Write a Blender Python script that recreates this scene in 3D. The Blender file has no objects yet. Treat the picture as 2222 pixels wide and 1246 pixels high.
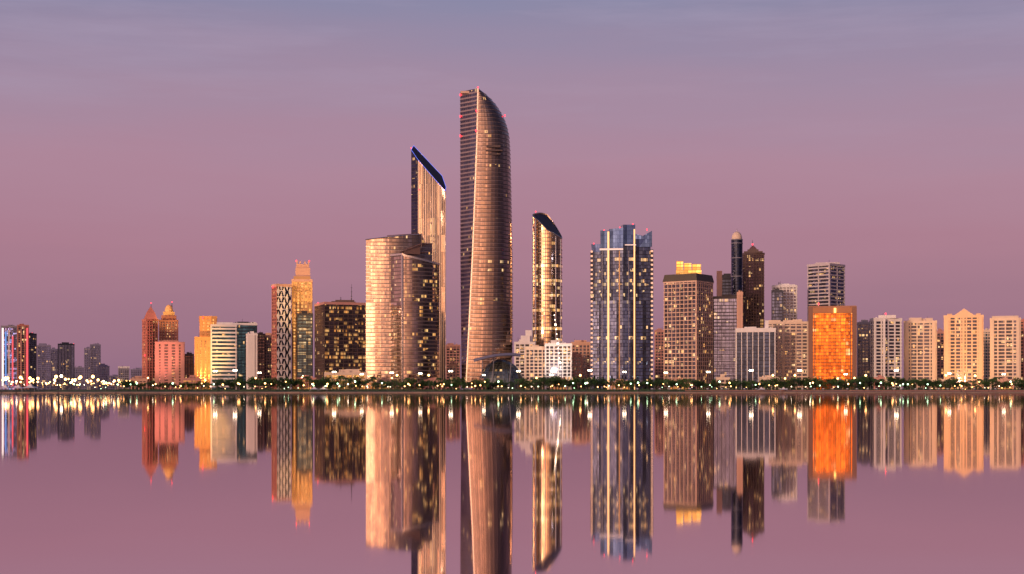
import bpy, math, random
from mathutils import Vector
random.seed(7)
F=3055.0; CX=1111.0; HY=847.0; CH=2.4; G=2.9
scene=bpy.context.scene
COL=scene.collection
try:
    scene.view_settings.view_transform='Standard'; scene.view_settings.look='None'
    scene.view_settings.exposure=0; scene.view_settings.gamma=1
except Exception: pass

def lin(r,g,b):
    f=lambda c:(c/255/12.92) if c/255<=0.04045 else ((c/255+0.055)/1.055)**2.4
    return (f(r),f(g),f(b),1)

# ------------------------------------------------------------------ materials
class NT:
    def __init__(s,nt): s.nt=nt; s.n=nt.nodes; s.l=nt.links
    def put(s,sock,v):
        if isinstance(v,bpy.types.NodeSocket): s.l.new(v,sock)
        elif v is not None: sock.default_value=v
    def m(s,op,a,b=None,c=None,clamp=False):
        n=s.n.new('ShaderNodeMath'); n.operation=op; n.use_clamp=clamp
        s.put(n.inputs[0],a)
        if b is not None: s.put(n.inputs[1],b)
        if c is not None: s.put(n.inputs[2],c)
        return n.outputs[0]
    def vm(s,op,a,b=None,scale=None):
        n=s.n.new('ShaderNodeVectorMath'); n.operation=op
        s.put(n.inputs[0],a)
        if b is not None: s.put(n.inputs[1],b)
        if scale is not None: s.put(n.inputs['Scale'],scale)
        return n.outputs[1] if op in('DOT_PRODUCT','LENGTH') else n.outputs[0]
    def mix(s,f,a,b,mode='MIX'):
        n=s.n.new('ShaderNodeMix'); n.data_type='RGBA'; n.blend_type=mode
        s.put(n.inputs[0],f); s.put(n.inputs[6],a); s.put(n.inputs[7],b)
        return n.outputs[2]
    def comb(s,x,y,z=0.0):
        n=s.n.new('ShaderNodeCombineXYZ'); s.put(n.inputs[0],x); s.put(n.inputs[1],y); s.put(n.inputs[2],z); return n.outputs[0]
    def noise(s,vec,scale,detail=2,rough=0.5):
        n=s.n.new('ShaderNodeTexNoise'); s.put(n.inputs['Vector'],vec); n.inputs['Scale'].default_value=scale
        n.inputs['Detail'].default_value=detail; n.inputs['Roughness'].default_value=rough; return n.outputs[0]

def newmat(name):
    m=bpy.data.materials.new(name); m.use_nodes=True
    nt=NT(m.node_tree); b=m.node_tree.nodes['Principled BSDF']
    return m,nt,b

def wall(name,col,rough=0.7,var=0.22,metal=0.0):
    m,n,b=newmat(name)
    tc=n.n.new('ShaderNodeTexCoord').outputs['Object']
    a=n.noise(n.vm('MULTIPLY',tc,(1,1,0.25)),0.12,4,0.6)
    c=n.noise(tc,0.9,2)
    f=n.m('ADD',n.m('MULTIPLY',a,0.7),n.m('MULTIPLY',c,0.3))
    f=n.m('MULTIPLY_ADD',f,2.2*var,1-1.1*var)
    rgb=n.vm('SCALE',(col[0],col[1],col[2]),scale=f)
    n.put(b.inputs['Base Color'],rgb); b.inputs['Roughness'].default_value=rough; b.inputs['Metallic'].default_value=metal
    return m

def emis(name,col,st):
    m,n,b=newmat(name)
    b.inputs['Base Color'].default_value=(col[0]*.5,col[1]*.5,col[2]*.5,1)
    b.inputs['Emission Color'].default_value=(col[0],col[1],col[2],1); b.inputs['Emission Strength'].default_value=st
    return m

def glass(name,col,metal=0.85,rough=0.12,bay=2.0,fh=3.6,lit=0.12,litc=(1,.45,.12),litc2=(1,.66,.32),ls=1.1,mull=0.08,sp=0.22,spc=(0.06,0.05,0.06),vary=0.5,tilt=0.03,floors=(),spm=0.3,clus=5.0,ctilt=None,cvar=0.4,cw=3.0):
    m,n,b=newmat(name)
    ctilt=tilt*2 if ctilt is None else ctilt
    uv=n.n.new('ShaderNodeUVMap').outputs[0]
    sx=n.n.new('ShaderNodeSeparateXYZ'); n.put(sx.inputs[0],uv); u,v=sx.outputs[0],sx.outputs[1]
    uc=n.m('DIVIDE',u,bay); vc=n.m('DIVIDE',v,fh)
    fu=n.m('FLOOR',uc); fv=n.m('FLOOR',vc); ru=n.m('FRACT',uc); rv=n.m('FRACT',vc)
    win=n.m('MULTIPLY',n.m('GREATER_THAN',ru,mull),n.m('GREATER_THAN',rv,sp))
    wn=n.n.new('ShaderNodeTexWhiteNoise'); wn.noise_dimensions='2D'; n.put(wn.inputs['Vector'],n.comb(fu,fv))
    w2=n.n.new('ShaderNodeTexWhiteNoise'); w2.noise_dimensions='2D'; n.put(w2.inputs['Vector'],n.comb(n.m('FLOOR',n.m('DIVIDE',fu,3.0)),n.m('ADD',fv,31.0)))
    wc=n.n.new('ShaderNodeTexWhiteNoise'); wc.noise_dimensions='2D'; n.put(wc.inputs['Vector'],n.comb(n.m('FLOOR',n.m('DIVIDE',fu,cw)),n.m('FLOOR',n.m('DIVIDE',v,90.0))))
    cl=n.noise(n.comb(n.m('MULTIPLY',u,0.05),n.m('MULTIPLY',v,0.09)),1.0,3,0.6)
    pr=n.m('MULTIPLY',n.m('MAXIMUM',n.m('MULTIPLY_ADD',n.m('SUBTRACT',cl,0.5),clus,0.8),0.0),lit)
    for (z,hw,amt) in floors:
        pr=n.m('ADD',pr,n.m('MULTIPLY',n.m('COMPARE',v,z,hw),amt))
    on=n.m('MULTIPLY',n.m('LESS_THAN',wn.outputs[0],n.m('MULTIPLY_ADD',pr,0.8,.35)),n.m('LESS_THAN',w2.outputs[0],n.m('MULTIPLY',pr,1.4)))
    on=n.m('MULTIPLY',on,win)
    sc=n.n.new('ShaderNodeSeparateXYZ'); n.put(sc.inputs[0],wn.outputs[1])
    br=n.m('MULTIPLY_ADD',sc.outputs[0],vary*1.3,1-vary*0.65)
    cb=n.m('MULTIPLY_ADD',n.m('POWER',wc.outputs[0],1.6),cvar*2.2,1-cvar)  # column brightness put into the glass colour to imitate reflected streaks
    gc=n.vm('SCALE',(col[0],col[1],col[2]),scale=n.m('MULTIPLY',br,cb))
    base=n.mix(win,(spc[0],spc[1],spc[2],1),gc)
    n.put(b.inputs['Base Color'],base)
    n.put(b.inputs['Metallic'],n.m('MULTIPLY_ADD',win,metal-spm,spm))
    n.put(b.inputs['Roughness'],n.m('MULTIPLY_ADD',win,rough-0.4,0.4))
    ec=n.mix(sc.outputs[1],(litc[0],litc[1],litc[2],1),(litc2[0],litc2[1],litc2[2],1))
    n.put(b.inputs['Emission Color'],ec)
    inner=n.noise(uv,1.3,1)
    n.put(b.inputs['Emission Strength'],n.m('MULTIPLY',on,n.m('MULTIPLY',n.m('MULTIPLY_ADD',sc.outputs[2],ls*1.1,ls*0.2),n.m('MULTIPLY_ADD',inner,1.2,0.3))))
    geo=n.n.new('ShaderNodeNewGeometry').outputs['Normal']
    t=n.vm('SCALE',n.vm('SUBTRACT',wn.outputs[1],(0.5,0.5,0.5)),scale=tilt)
    big=n.vm('MULTIPLY',n.vm('SUBTRACT',wc.outputs[1],(0.5,0.5,0.5)),(ctilt,ctilt,ctilt*.2))
    # slow warp of the whole curtain wall, as real glazing has
    wv=n.n.new('ShaderNodeTexNoise'); n.put(wv.inputs['Vector'],n.comb(n.m('MULTIPLY',u,.09),n.m('MULTIPLY',v,.05))); wv.inputs['Scale'].default_value=1.0
    warp=n.vm('SCALE',n.vm('SUBTRACT',wv.outputs[1],(0.5,0.5,0.5)),scale=ctilt*1.2)
    nn=n.vm('NORMALIZE',n.vm('ADD',n.vm('ADD',n.vm('ADD',geo,t),big),warp))
    n.put(b.inputs['Normal'],nn)
    return m

# ------------------------------------------------------------------ mesh builder
class M:
    def __init__(s): s.v=[]; s.f=[]; s.uv=[]; s.mi=[]
    def face(s,pts,uvs=None,mi=0):
        i=len(s.v); s.v+= [tuple(p) for p in pts]; s.f.append(tuple(range(i,i+len(pts))))
        s.uv.append(uvs or [(p[0],p[2]) for p in pts]); s.mi.append(mi)
    def loft(s,secs,mcol=None,cap=True,capmi=0,bot=False,uoff=0):
        n=len(secs[0]); us=[uoff]
        k=len(secs)//2
        for i in range(n):
            a=secs[k][i]; b=secs[k][(i+1)%n]; us.append(us[-1]+math.hypot(a[0]-b[0],a[1]-b[1]))
        for A,B in zip(secs[:-1],secs[1:]):
            for i in range(n):
                j=(i+1)%n
                s.face([A[i],A[j],B[j],B[i]],[(us[i],A[i][2]),(us[i+1],A[j][2]),(us[i+1],B[j][2]),(us[i],B[i][2])],mcol[i] if mcol else 0)
        if cap: s.face(secs[-1],mi=capmi)
        if bot: s.face(list(reversed(secs[0])),mi=capmi)
    def prism(s,poly,z0,z1,mi=0,mcol=None,bot=True,capmi=None):
        s.loft([[(x,y,z0) for x,y in poly],[(x,y,z1) for x,y in poly]],mcol or [mi]*len(poly),True,mi if capmi is None else capmi,bot)
    def box(s,x0,x1,y0,y1,z0,z1,mi=0): s.prism([(x0,y0),(x1,y0),(x1,y1),(x0,y1)],z0,z1,mi)
    def tube(s,pts,r,n=6,mi=0):
        for a,b in zip(pts[:-1],pts[1:]):
            a=Vector(a);b=Vector(b);d=(b-a).normalized()
            e=d.cross(Vector((0,0,1)));
            if e.length<.01: e=Vector((1,0,0))
            e.normalize(); g=d.cross(e)
            r0=[a+(e*math.cos(2*math.pi*i/n)+g*math.sin(2*math.pi*i/n))*r for i in range(n)]
            r1=[p+(b-a) for p in r0]
            for i in range(n): s.face([r0[i],r0[(i+1)%n],r1[(i+1)%n],r1[i]],mi=mi)
            s.face(r0,mi=mi); s.face(list(reversed(r1)),mi=mi)
    def ball(s,c,rx,rz,n=10,k=6,mi=0,z0=-1.0,ry=None):
        ry=ry or rx
        a0=math.asin(z0); rows=[]
        for j in range(k+1):
            a=a0+(math.pi/2-a0)*j/k
            rows.append([(c[0]+rx*math.cos(a)*math.cos(2*math.pi*i/n),c[1]+ry*math.cos(a)*math.sin(2*math.pi*i/n),c[2]+rz*math.sin(a)) for i in range(n)])
        s.loft(rows,[mi]*n,cap=False)
    def mesh(s,name,mats):
        me=bpy.data.meshes.new(name); me.from_pydata(s.v,[],s.f)
        uvl=me.uv_layers.new(name='UVMap'); k=0
        for u in s.uv:
            for q in u: uvl.data[k].uv=q; k+=1
        for m in mats: me.materials.append(m)
        for p,i in zip(me.polygons,s.mi): p.material_index=i
        me.update(); return me
    def obj(s,name,mats,parent=None,loc=None,rot=None,stuff=False):
        o=bpy.data.objects.new(name,s.mesh(name,mats)); COL.objects.link(o)
        if parent: o.parent=parent
        if loc: o.location=loc
        if rot: o.rotation_euler=rot
        return o

def offset(poly,d):
    n=len(poly); out=[]
    for i in range(n):
        p0,p1,p2=Vector(poly[i-1]),Vector(poly[i]),Vector(poly[(i+1)%n])
        e1=(p1-p0); e2=(p2-p1)
        if e1.length<1e-6: e1=e2
        if e2.length<1e-6: e2=e1
        e1=e1.normalized(); e2=e2.normalized()
        n1=Vector((e1.y,-e1.x)); n2=Vector((e2.y,-e2.x)); m=(n1+n2)
        if m.length<.01: m=n1
        m.normalize(); c=max(0.5,m.dot(n1)); q=p1+m*(d/c); out.append((q.x,q.y))
    return out

class Bld:
    def __init__(s,name,label,cat,pxc,Y):
        s.pxc=pxc; s.Y=Y; s.th=math.atan((pxc-CX)/F)
        s.r=bpy.data.objects.new(name,None); COL.objects.link(s.r); s.r.empty_display_size=5
        s.r.location=((pxc-CX)/F*Y,Y,G); s.r.rotation_euler=(0,0,-s.th)
        s.r['label']=label; s.r['category']=cat
        s.k=Y*math.cos(s.th)/F; s.kz=Y/F
    def x(s,px): return (px-s.pxc)*s.k
    def z(s,py): return (HY-py)*s.kz+CH-G
    def add(s,m,name,mats): return m.obj(name,mats,s.r)
    def beacon(s,px,py,yy=0,mat=None,r=0.8):
        m=M(); m.ball((0,0,0),r,r,8,5); m.tube([(0,0,-r-0.8),(0,0,-r*.6)],0.2,5)
        return m.obj('warning_light',[mat or RED],s.r,(s.x(px),yy,s.z(py)))
    def mast(s,px,ytop,zb,yy=6,r=0.35):
        m=M(); zt=s.z(ytop); x=s.x(px)
        m.loft([[(x+rr*math.cos(a),yy+rr*math.sin(a),z) for a in [i*math.pi/3 for i in range(6)]] for rr,z in ((r,zb),(r*.8,(zb+zt)/2),(r*.3,zt))])
        for t in (.35,.6,.8): m.box(x-r*2.4,x+r*2.4,yy-.15,yy+.15,zb+(zt-zb)*t,zb+(zt-zb)*t+.3)
        s.add(m,'antenna_mast',[DARKMETAL])

WHITE=wall('white_painted_concrete',(0.82,0.78,0.77)); CREAM=wall('cream_stone_cladding',(0.76,0.60,0.47))
PEACH=wall('peach_stone_cladding',(0.68,0.41,0.30)); BROWN=wall('brown_cladding',(0.13,0.085,0.08)); TERRA=wall('terracotta_cladding',(0.52,0.20,0.15))
GREY=wall('grey_purple_cladding',(0.28,0.27,0.33)); DARKMETAL=wall('dark_metal',(0.05,0.05,0.06),0.4,metal=0.5)
PINK=wall('pink_stone',(0.56,0.28,0.24)); GOLDW=wall('golden_stone',(0.80,0.48,0.20)); BRONZE=wall('bronze_metal_band',(0.56,0.42,0.35),0.28,metal=0.85)
HAZE=wall('haze_tinted_concrete',(0.24,0.23,0.36))  # distance haze is put into this wall colour
SILVER=wall('silver_band',(0.82,0.72,0.64),0.25,metal=0.85); NAVY=wall('navy_metal',(0.03,0.04,0.07),0.3,metal=0.5)
BLACKG=wall('dark_band',(.03,.03,.045),0.3,metal=.5)
RED=emis('red_warning_lamp',(1,0.03,0.05),5); BLUE=emis('blue_led',(0.12,0.2,1.0),1.8); WARM=emis('warm_led',(1,0.52,0.22),1.5)
WHITEL=emis('white_lamp',(1,0.82,0.55),13); WARML=emis('warm_lamp',(1,0.50,0.16),10)
GREENL=emis('green_lamp',(0.55,1,0.55),8)
g_dark=glass('dark_blue_window_glass',(0.14,0.16,0.29),lit=0.2)
g_navy=glass('navy_curtain_glass',(0.08,0.10,0.20),lit=0.12,bay=1.6)
g_black=glass('black_curtain_glass',(0.045,0.06,0.12),lit=0.0,bay=1.6,spc=(.015,.02,.04))
g_slate=glass('slate_curtain_glass',(0.20,0.22,0.38),lit=0.10,bay=1.8,spc=(.06,.06,.09))
g_haze=glass('haze_tinted_glass',(0.22,0.24,0.42),lit=0.10,bay=2.4,spc=(.10,.10,.17))  # glass colour lightened to stand in for distance haze
g_teal=glass('teal_curtain_glass',(0.05,0.14,0.21),lit=0.10,bay=1.6,spc=(0.02,0.04,0.07))
g_brown=glass('brown_curtain_glass',(0.28,0.18,0.18),lit=0.16,spc=(0.08,0.05,0.05))
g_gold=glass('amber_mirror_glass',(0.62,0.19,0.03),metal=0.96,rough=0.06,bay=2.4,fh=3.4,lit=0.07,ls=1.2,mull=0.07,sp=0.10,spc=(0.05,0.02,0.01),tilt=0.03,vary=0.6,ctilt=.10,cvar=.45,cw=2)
g_goldwin=glass('dark_glass_lit_offices',(0.12,0.09,0.10),lit=0.42,ls=0.85,bay=1.7,fh=3.9,litc=(1,.36,.07),litc2=(1,.56,.20),spc=(0.04,0.03,0.03),clus=1.6)
g_res=glass('apartment_windows',(0.06,0.055,0.09),metal=0.5,rough=0.15,bay=1.7,fh=3.3,lit=0.20,ls=1.4,mull=0.08,sp=0.06,spc=(0.07,0.06,0.06),spm=0,clus=3)
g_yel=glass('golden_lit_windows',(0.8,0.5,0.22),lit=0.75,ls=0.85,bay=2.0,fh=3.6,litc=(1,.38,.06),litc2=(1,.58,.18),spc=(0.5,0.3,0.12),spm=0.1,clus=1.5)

def boxpoly(b,x0,x1,dep,corner=None,ang=18):
    X0,X1=b.x(x0),b.x(x1)
    if corner is None: return [(X0,0),(X1,0),(X1,dep),(X0,dep)]
    c=b.x(corner); a=math.radians(ang); p1=c-X0; p2=X1-c
    R=(X1,p2*math.tan(a)); L=(X0,p1/math.tan(a)); Bk=(R[0]+L[0]-c,R[1]+L[1])
    return [(c,0),R,Bk,L]

def frame(m,poly,z0,z1,fh,slab,bay,pier,prot,mi=0):
    if slab>0:
        q=offset(poly,prot); z=z0+fh
        while z<z1-0.5:
            m.prism(q,z-slab*0.5,z+slab*0.5,mi); z+=fh
    if pier>0:
        n=len(poly)
        for i in range(n):
            a=Vector(poly[i]); c=Vector(poly[(i+1)%n]); L=(c-a).length
            if L<pier*1.5: continue
            e=(c-a)/L; nr=Vector((e.y,-e.x))
            if nr.y>0.3: continue
            k=max(1,round(L/bay))
            for j in range(k+1):
                s=min(max(L*j/k,pier*.5),L-pier*.5); p=a+e*s
                h=pier*.5; o=prot+0.12
                q=[p-e*h-nr*0.3,p-e*h+nr*o,p+e*h+nr*o,p+e*h-nr*0.3]
                m.prism([(t.x,t.y) for t in q],z0,z1,mi)

def gen(x0,x1,yt,Y,label,name='high_rise_building',corner=None,ang=18,dep=24,g=None,gl=None,w=None,fh=3.5,slab=1.1,bay=3.4,pier=0.9,prot=0.4,tops=(),par=1.4,parmat=None,cat='building',plant=True):
    g=g or g_res; w=w or CREAM
    b=Bld(name,label,cat,corner if corner else (x0+x1)/2,Y)
    poly=boxpoly(b,x0,x1,dep,corner,ang); zt=b.z(yt)-par
    m=M(); mc=[0]*len(poly)
    if gl: mc[-1]=1
    uo=random.random()*300
    m.loft([[(x,y,-1) for x,y in poly],[(x,y,zt) for x,y in poly]],mc,uoff=round(uo/10.2)*10.2); b.add(m,'glass_facade',[g,gl or g])
    if slab>0 or pier>0:
        m=M(); frame(m,poly,-0.5,zt-0.01,fh,slab,bay,pier,prot); b.add(m,'facade_frame',[w])
    m=M(); m.prism(offset(poly,prot+0.25),zt-1.2,zt+par); b.add(m,'roof_parapet',[parmat or w])
    xs=[p[0] for p in poly]; ys=[p[1] for p in poly]; cx=sum(xs)/len(xs); cy=sum(ys)/len(ys); ww=max(xs)-min(xs)
    if plant:
        r=random.Random(int(x0*3+yt)); m=M()
        hw=ww*r.uniform(.14,.24); off=ww*r.uniform(-.15,.15)
        m.box(cx+off-hw,cx+off+hw,cy-4,cy+4,zt+par-.2,zt+par+r.uniform(1.6,3.0)); b.add(m,'rooftop_plant_room',[w])
        for i in range(3):
            m=M(); q=cx+ww*r.uniform(-.4,.4); m.box(q-.8,q+.8,cy-6,cy-4.3,zt+par-.1,zt+par+r.uniform(.7,1.7)); b.add(m,'rooftop_unit',[w])
        m=M(); q=cx+ww*r.uniform(-.35,.35); m.tube([(q,cy-7,zt+par-.1),(q,cy-7,zt+par+r.uniform(2.5,5))],.14,4); b.add(m,'rooftop_aerial',[DARKMETAL])
    for t in tops:
        k=t[0]
        if k=='box':
            m=M(); z1=b.z(t[3]); dd=t[4] if len(t)>4 else dep*.6; base=t[6] if len(t)>6 else None
            zb=zt+par-.3 if base is None else b.z(base)
            m.box(b.x(t[1]),b.x(t[2]),cy-dd/2,cy+dd/2,zb,z1); b.add(m,'roof_block',[t[5] if len(t)>5 and t[5] else w])
        elif k=='mast': b.mast(t[1],t[2],zt+par-.3,cy)
        elif k=='beacon': b.beacon(t[1],t[2],cy if len(t)<4 else t[3])
        elif k=='pyr':
            m=M(); a,c=b.x(t[1]),b.x(t[2]); h=(c-a)/2; xc=(a+c)/2; zb=zt+par-.2 if len(t)<6 else b.z(t[5]); z1=b.z(t[3])
            sq=lambda q,z:[(xc-q,cy-q,z),(xc+q,cy-q,z),(xc+q,cy+q,z),(xc-q,cy+q,z)]
            m.loft([sq(h,zb),sq(h*.62,zb+(z1-zb)*.5),sq(.15,z1)]); b.add(m,'pointed_roof',[t[4] if len(t)>4 and t[4] else w])
        elif k=='dome':
            m=M(); a,c=b.x(t[1]),b.x(t[2]); h=(c-a)/2; zb=b.z(t[4])
            m.ball(((a+c)/2,cy,zb),h,b.z(t[3])-zb,12,7,z0=0); b.add(m,'dome_roof',[t[5]])
        elif k=='spire':
            m=M(); xx=b.x(t[1]); m.loft([[(xx+rr*math.cos(i*math.pi/4),cy+rr*math.sin(i*math.pi/4),z) for i in range(8)] for rr,z in ((.8,b.z(t[3])),(.4,(b.z(t[3])+b.z(t[2]))/2),(.12,b.z(t[2])))]); b.add(m,'spire',[DARKMETAL])
        elif k=='gable':
            m=M(); a,c=b.x(t[1]),b.x(t[2]); z1=b.z(t[3]); zb=zt+par-.2; xc=(a+c)/2
            m.face([(a,-.8,zb),(c,-.8,zb),(xc,-.8,z1)]); m.face([(c,8,zb),(a,8,zb),(xc,8,z1)])
            m.face([(a,-.8,zb),(xc,-.8,z1),(xc,8,z1),(a,8,zb)]); m.face([(xc,-.8,z1),(c,-.8,zb),(c,8,zb),(xc,8,z1)])
            b.add(m,'gable_roof',[w])
        elif k=='strip':
            m=M(); m.box(b.x(t[1]),b.x(t[2]),-prot-0.9,0.4,b.z(t[4]),b.z(t[3])); b.add(m,'facade_strip',[t[5]])
    return b,poly,zt

# ============================================================ generic skyline
LR=emis('red_led_panel',(1,.12,.15),.9); LB=emis('blue_led_panel',(.15,.4,1),.7); LW=emis('white_led_panel',(1,.90,.85),1.1)
gen(3,37,707,2300,'pale glass tower with bright coloured light strips on its front',g=glass('led_lit_glass',(0.2,0.2,0.35),lit=.5,ls=1.2,litc=(.3,.5,1),litc2=(1,.3,.5)),w=GREY,slab=.6,pier=.8,bay=9,tops=[('strip',4,8,712,838,LW),('strip',11,14,720,838,LB),('strip',18,21,716,838,WHITE),('strip',26,29,730,838,LR),('beacon',4,708),('beacon',36,712)])
gen(38,62,705,2280,'slim pink stone tower with vertical ribs',w=TERRA,bay=5,pier=1.4,slab=.6,tops=[('beacon',50,703),('strip',57,61,712,838,LR),('strip',44,47,715,838,PINK)])
gen(61,79,724,2350,'narrow dark glass office tower',g=g_navy,w=NAVY,pier=.5,slab=.4,tops=[('beacon',70,722)])
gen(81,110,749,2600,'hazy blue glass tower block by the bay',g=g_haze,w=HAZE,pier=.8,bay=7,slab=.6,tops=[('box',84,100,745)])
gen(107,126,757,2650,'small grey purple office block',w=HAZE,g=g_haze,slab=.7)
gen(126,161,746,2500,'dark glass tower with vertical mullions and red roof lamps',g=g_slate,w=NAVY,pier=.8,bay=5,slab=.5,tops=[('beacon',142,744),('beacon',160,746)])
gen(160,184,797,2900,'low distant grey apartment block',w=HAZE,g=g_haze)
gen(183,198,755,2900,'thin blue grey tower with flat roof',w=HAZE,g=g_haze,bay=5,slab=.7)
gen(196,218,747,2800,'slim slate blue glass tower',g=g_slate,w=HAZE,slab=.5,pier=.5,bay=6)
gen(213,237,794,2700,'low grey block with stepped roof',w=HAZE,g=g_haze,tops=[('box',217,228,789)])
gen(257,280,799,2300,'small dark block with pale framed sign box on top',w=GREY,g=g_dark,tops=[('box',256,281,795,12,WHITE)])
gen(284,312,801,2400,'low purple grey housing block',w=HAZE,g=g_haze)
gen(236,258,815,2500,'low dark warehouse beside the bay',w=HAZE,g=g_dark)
gen(309,343,692,1750,'pink stone tower with tapering pointed roof and spire',corner=318,ang=25,w=TERRA,g=g_brown,bay=4,pier=1.4,slab=.8,tops=[('pyr',312,342,664,TERRA),('spire',328,655,672),('beacon',328,657),('beacon',314,771,-1)],plant=False)
gen(346,386,694,1780,'terracotta tower with gold lit stepped dome and spire',w=TERRA,g=g_brown,bay=4,pier=1.5,slab=.9,plant=False,tops=[('box',350,383,684),('box',354,379,676,11,GOLDW),('dome',357,376,660,676,GOLDW),('spire',373,650,668),('beacon',373,654)])
gen(337,400,742,1700,'broad pink stone block stepping down beside twin towers',w=PINK,g=g_brown,bay=9,pier=4.4,slab=1.2,tops=[('box',345,388,739)])
gen(401,420,768,1800,'narrow dark red apartment block',w=BROWN,g=g_brown)
gen(420,436,790,1850,'low peach apartment block between towers',w=PEACH)
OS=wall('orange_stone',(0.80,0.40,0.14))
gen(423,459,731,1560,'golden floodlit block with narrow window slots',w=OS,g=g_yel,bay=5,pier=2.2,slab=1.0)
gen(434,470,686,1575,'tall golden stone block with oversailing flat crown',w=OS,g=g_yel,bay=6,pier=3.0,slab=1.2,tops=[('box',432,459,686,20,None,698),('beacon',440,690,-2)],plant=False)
gen(459,512,704,1540,'white banded office block with long horizontal balconies',g=g_teal,w=WHITE,bay=26,pier=0.5,slab=1.9,prot=.9,fh=4.2,tops=[('box',470,505,699)])
gen(500,557,701,1570,'dark teal glass slab with white roof edge',g=g_teal,w=NAVY,slab=.5,pier=.35,bay=4,parmat=WHITE,tops=[('box',535,556,698,4,WHITE)])
gen(535,558,724,1535,'white blank stair tower catching the evening light',g=g_res,w=WHITE,bay=3.5,pier=3.1,slab=1,tops=[('strip',537,553,727,830,WHITE)])
gen(555,575,724,1650,'narrow dark brown apartment tower',w=BROWN,g=g_brown)
gen(572,599,727,1680,'peach apartment block with small balconies',w=PEACH,bay=4,tops=[('box',576,588,722)])

def diamond_tower():
    b=Bld('high_rise_building','white triangular panelled tower with dark glass and red edge','building',600,1480)
    poly=boxpoly(b,590,632,24,600,20); zt=b.z(619)
    m=M(); m.prism(poly,-1,zt,mcol=[0,0,0,1]); b.add(m,'glass_facade',[g_black,g_brown])
    a=Vector(poly[0]); c=Vector(poly[1]); e=(c-a); n=Vector((e.y,-e.x)).normalized()
    cols=5; rows=17; m=M()
    for r in range(rows):
        z0=zt*r/rows; z1=zt*(r+1)/rows
        for k in range(cols):
            p0=a+e*(k/cols)+n*.35; p1=a+e*((k+1)/cols)+n*.35; pm=(p0+p1)/2+n*1.3
            f=.95 if (k+r)%3 else .75; zc=z0+(z1-z0)*f
            if (r+k)%2==0: m.face([(p0.x,p0.y,z0),(p1.x,p1.y,z0),(pm.x,pm.y,zc)])
            else: m.face([(p0.x,p0.y,z1),(pm.x,pm.y,z1-(z1-z0)*f),(p1.x,p1.y,z1)])
            if k<3: m.face([(p0.x,p0.y,z0+.3),(p1.x,p1.y,z0+.3),(p1.x,p1.y,z0+1.4),(p0.x,p0.y,z0+1.4)])
    b.add(m,'triangular_sun_screen',[WHITE])
    m=M(); frame(m,[poly[3],poly[0],(poly[0][0]+.1,5)],0,zt,3.6,1.3,4,1.2,.3); b.add(m,'side_facade_frame',[TERRA])
    m=M(); m.prism(offset(poly,.6),zt-1.5,zt+1.5); b.add(m,'roof_parapet',[PEACH])
    b.beacon(592,622,3)
diamond_tower()
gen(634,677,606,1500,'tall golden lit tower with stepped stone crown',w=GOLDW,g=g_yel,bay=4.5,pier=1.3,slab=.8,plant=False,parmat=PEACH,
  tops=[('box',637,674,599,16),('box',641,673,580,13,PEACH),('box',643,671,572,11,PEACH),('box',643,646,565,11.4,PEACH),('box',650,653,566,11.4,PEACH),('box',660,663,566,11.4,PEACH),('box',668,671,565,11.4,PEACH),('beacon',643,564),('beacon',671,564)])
gen(645,678,680,1480,'greenish glass wing with gold lit offices',g=glass('green_lit_glass',(.11,.17,.18),lit=.45,ls=.8,bay=2.4,clus=2),w=DARKMETAL,bay=5,pier=.5,slab=.7,dep=14)
gen(683,797,655,1440,'wide dark glass office block with rows of gold lit windows',corner=704,ang=14,g=g_goldwin,gl=g_brown,w=wall('dark_brown_mullion',(.10,.065,.06)),fh=3.9,slab=.6,bay=5,pier=.3,parmat=PINK,tops=[('box',728,770,648,10,BROWN),('mast',764,612),('mast',740,640),('beacon',690,655)])
gen(705,795,808,1330,'low cream podium pavilion with lit arcade',g=g_yel,w=CREAM,bay=6,pier=1.2,dep=14,fh=5,slab=1.4,tops=[('box',750,780,801)])

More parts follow.
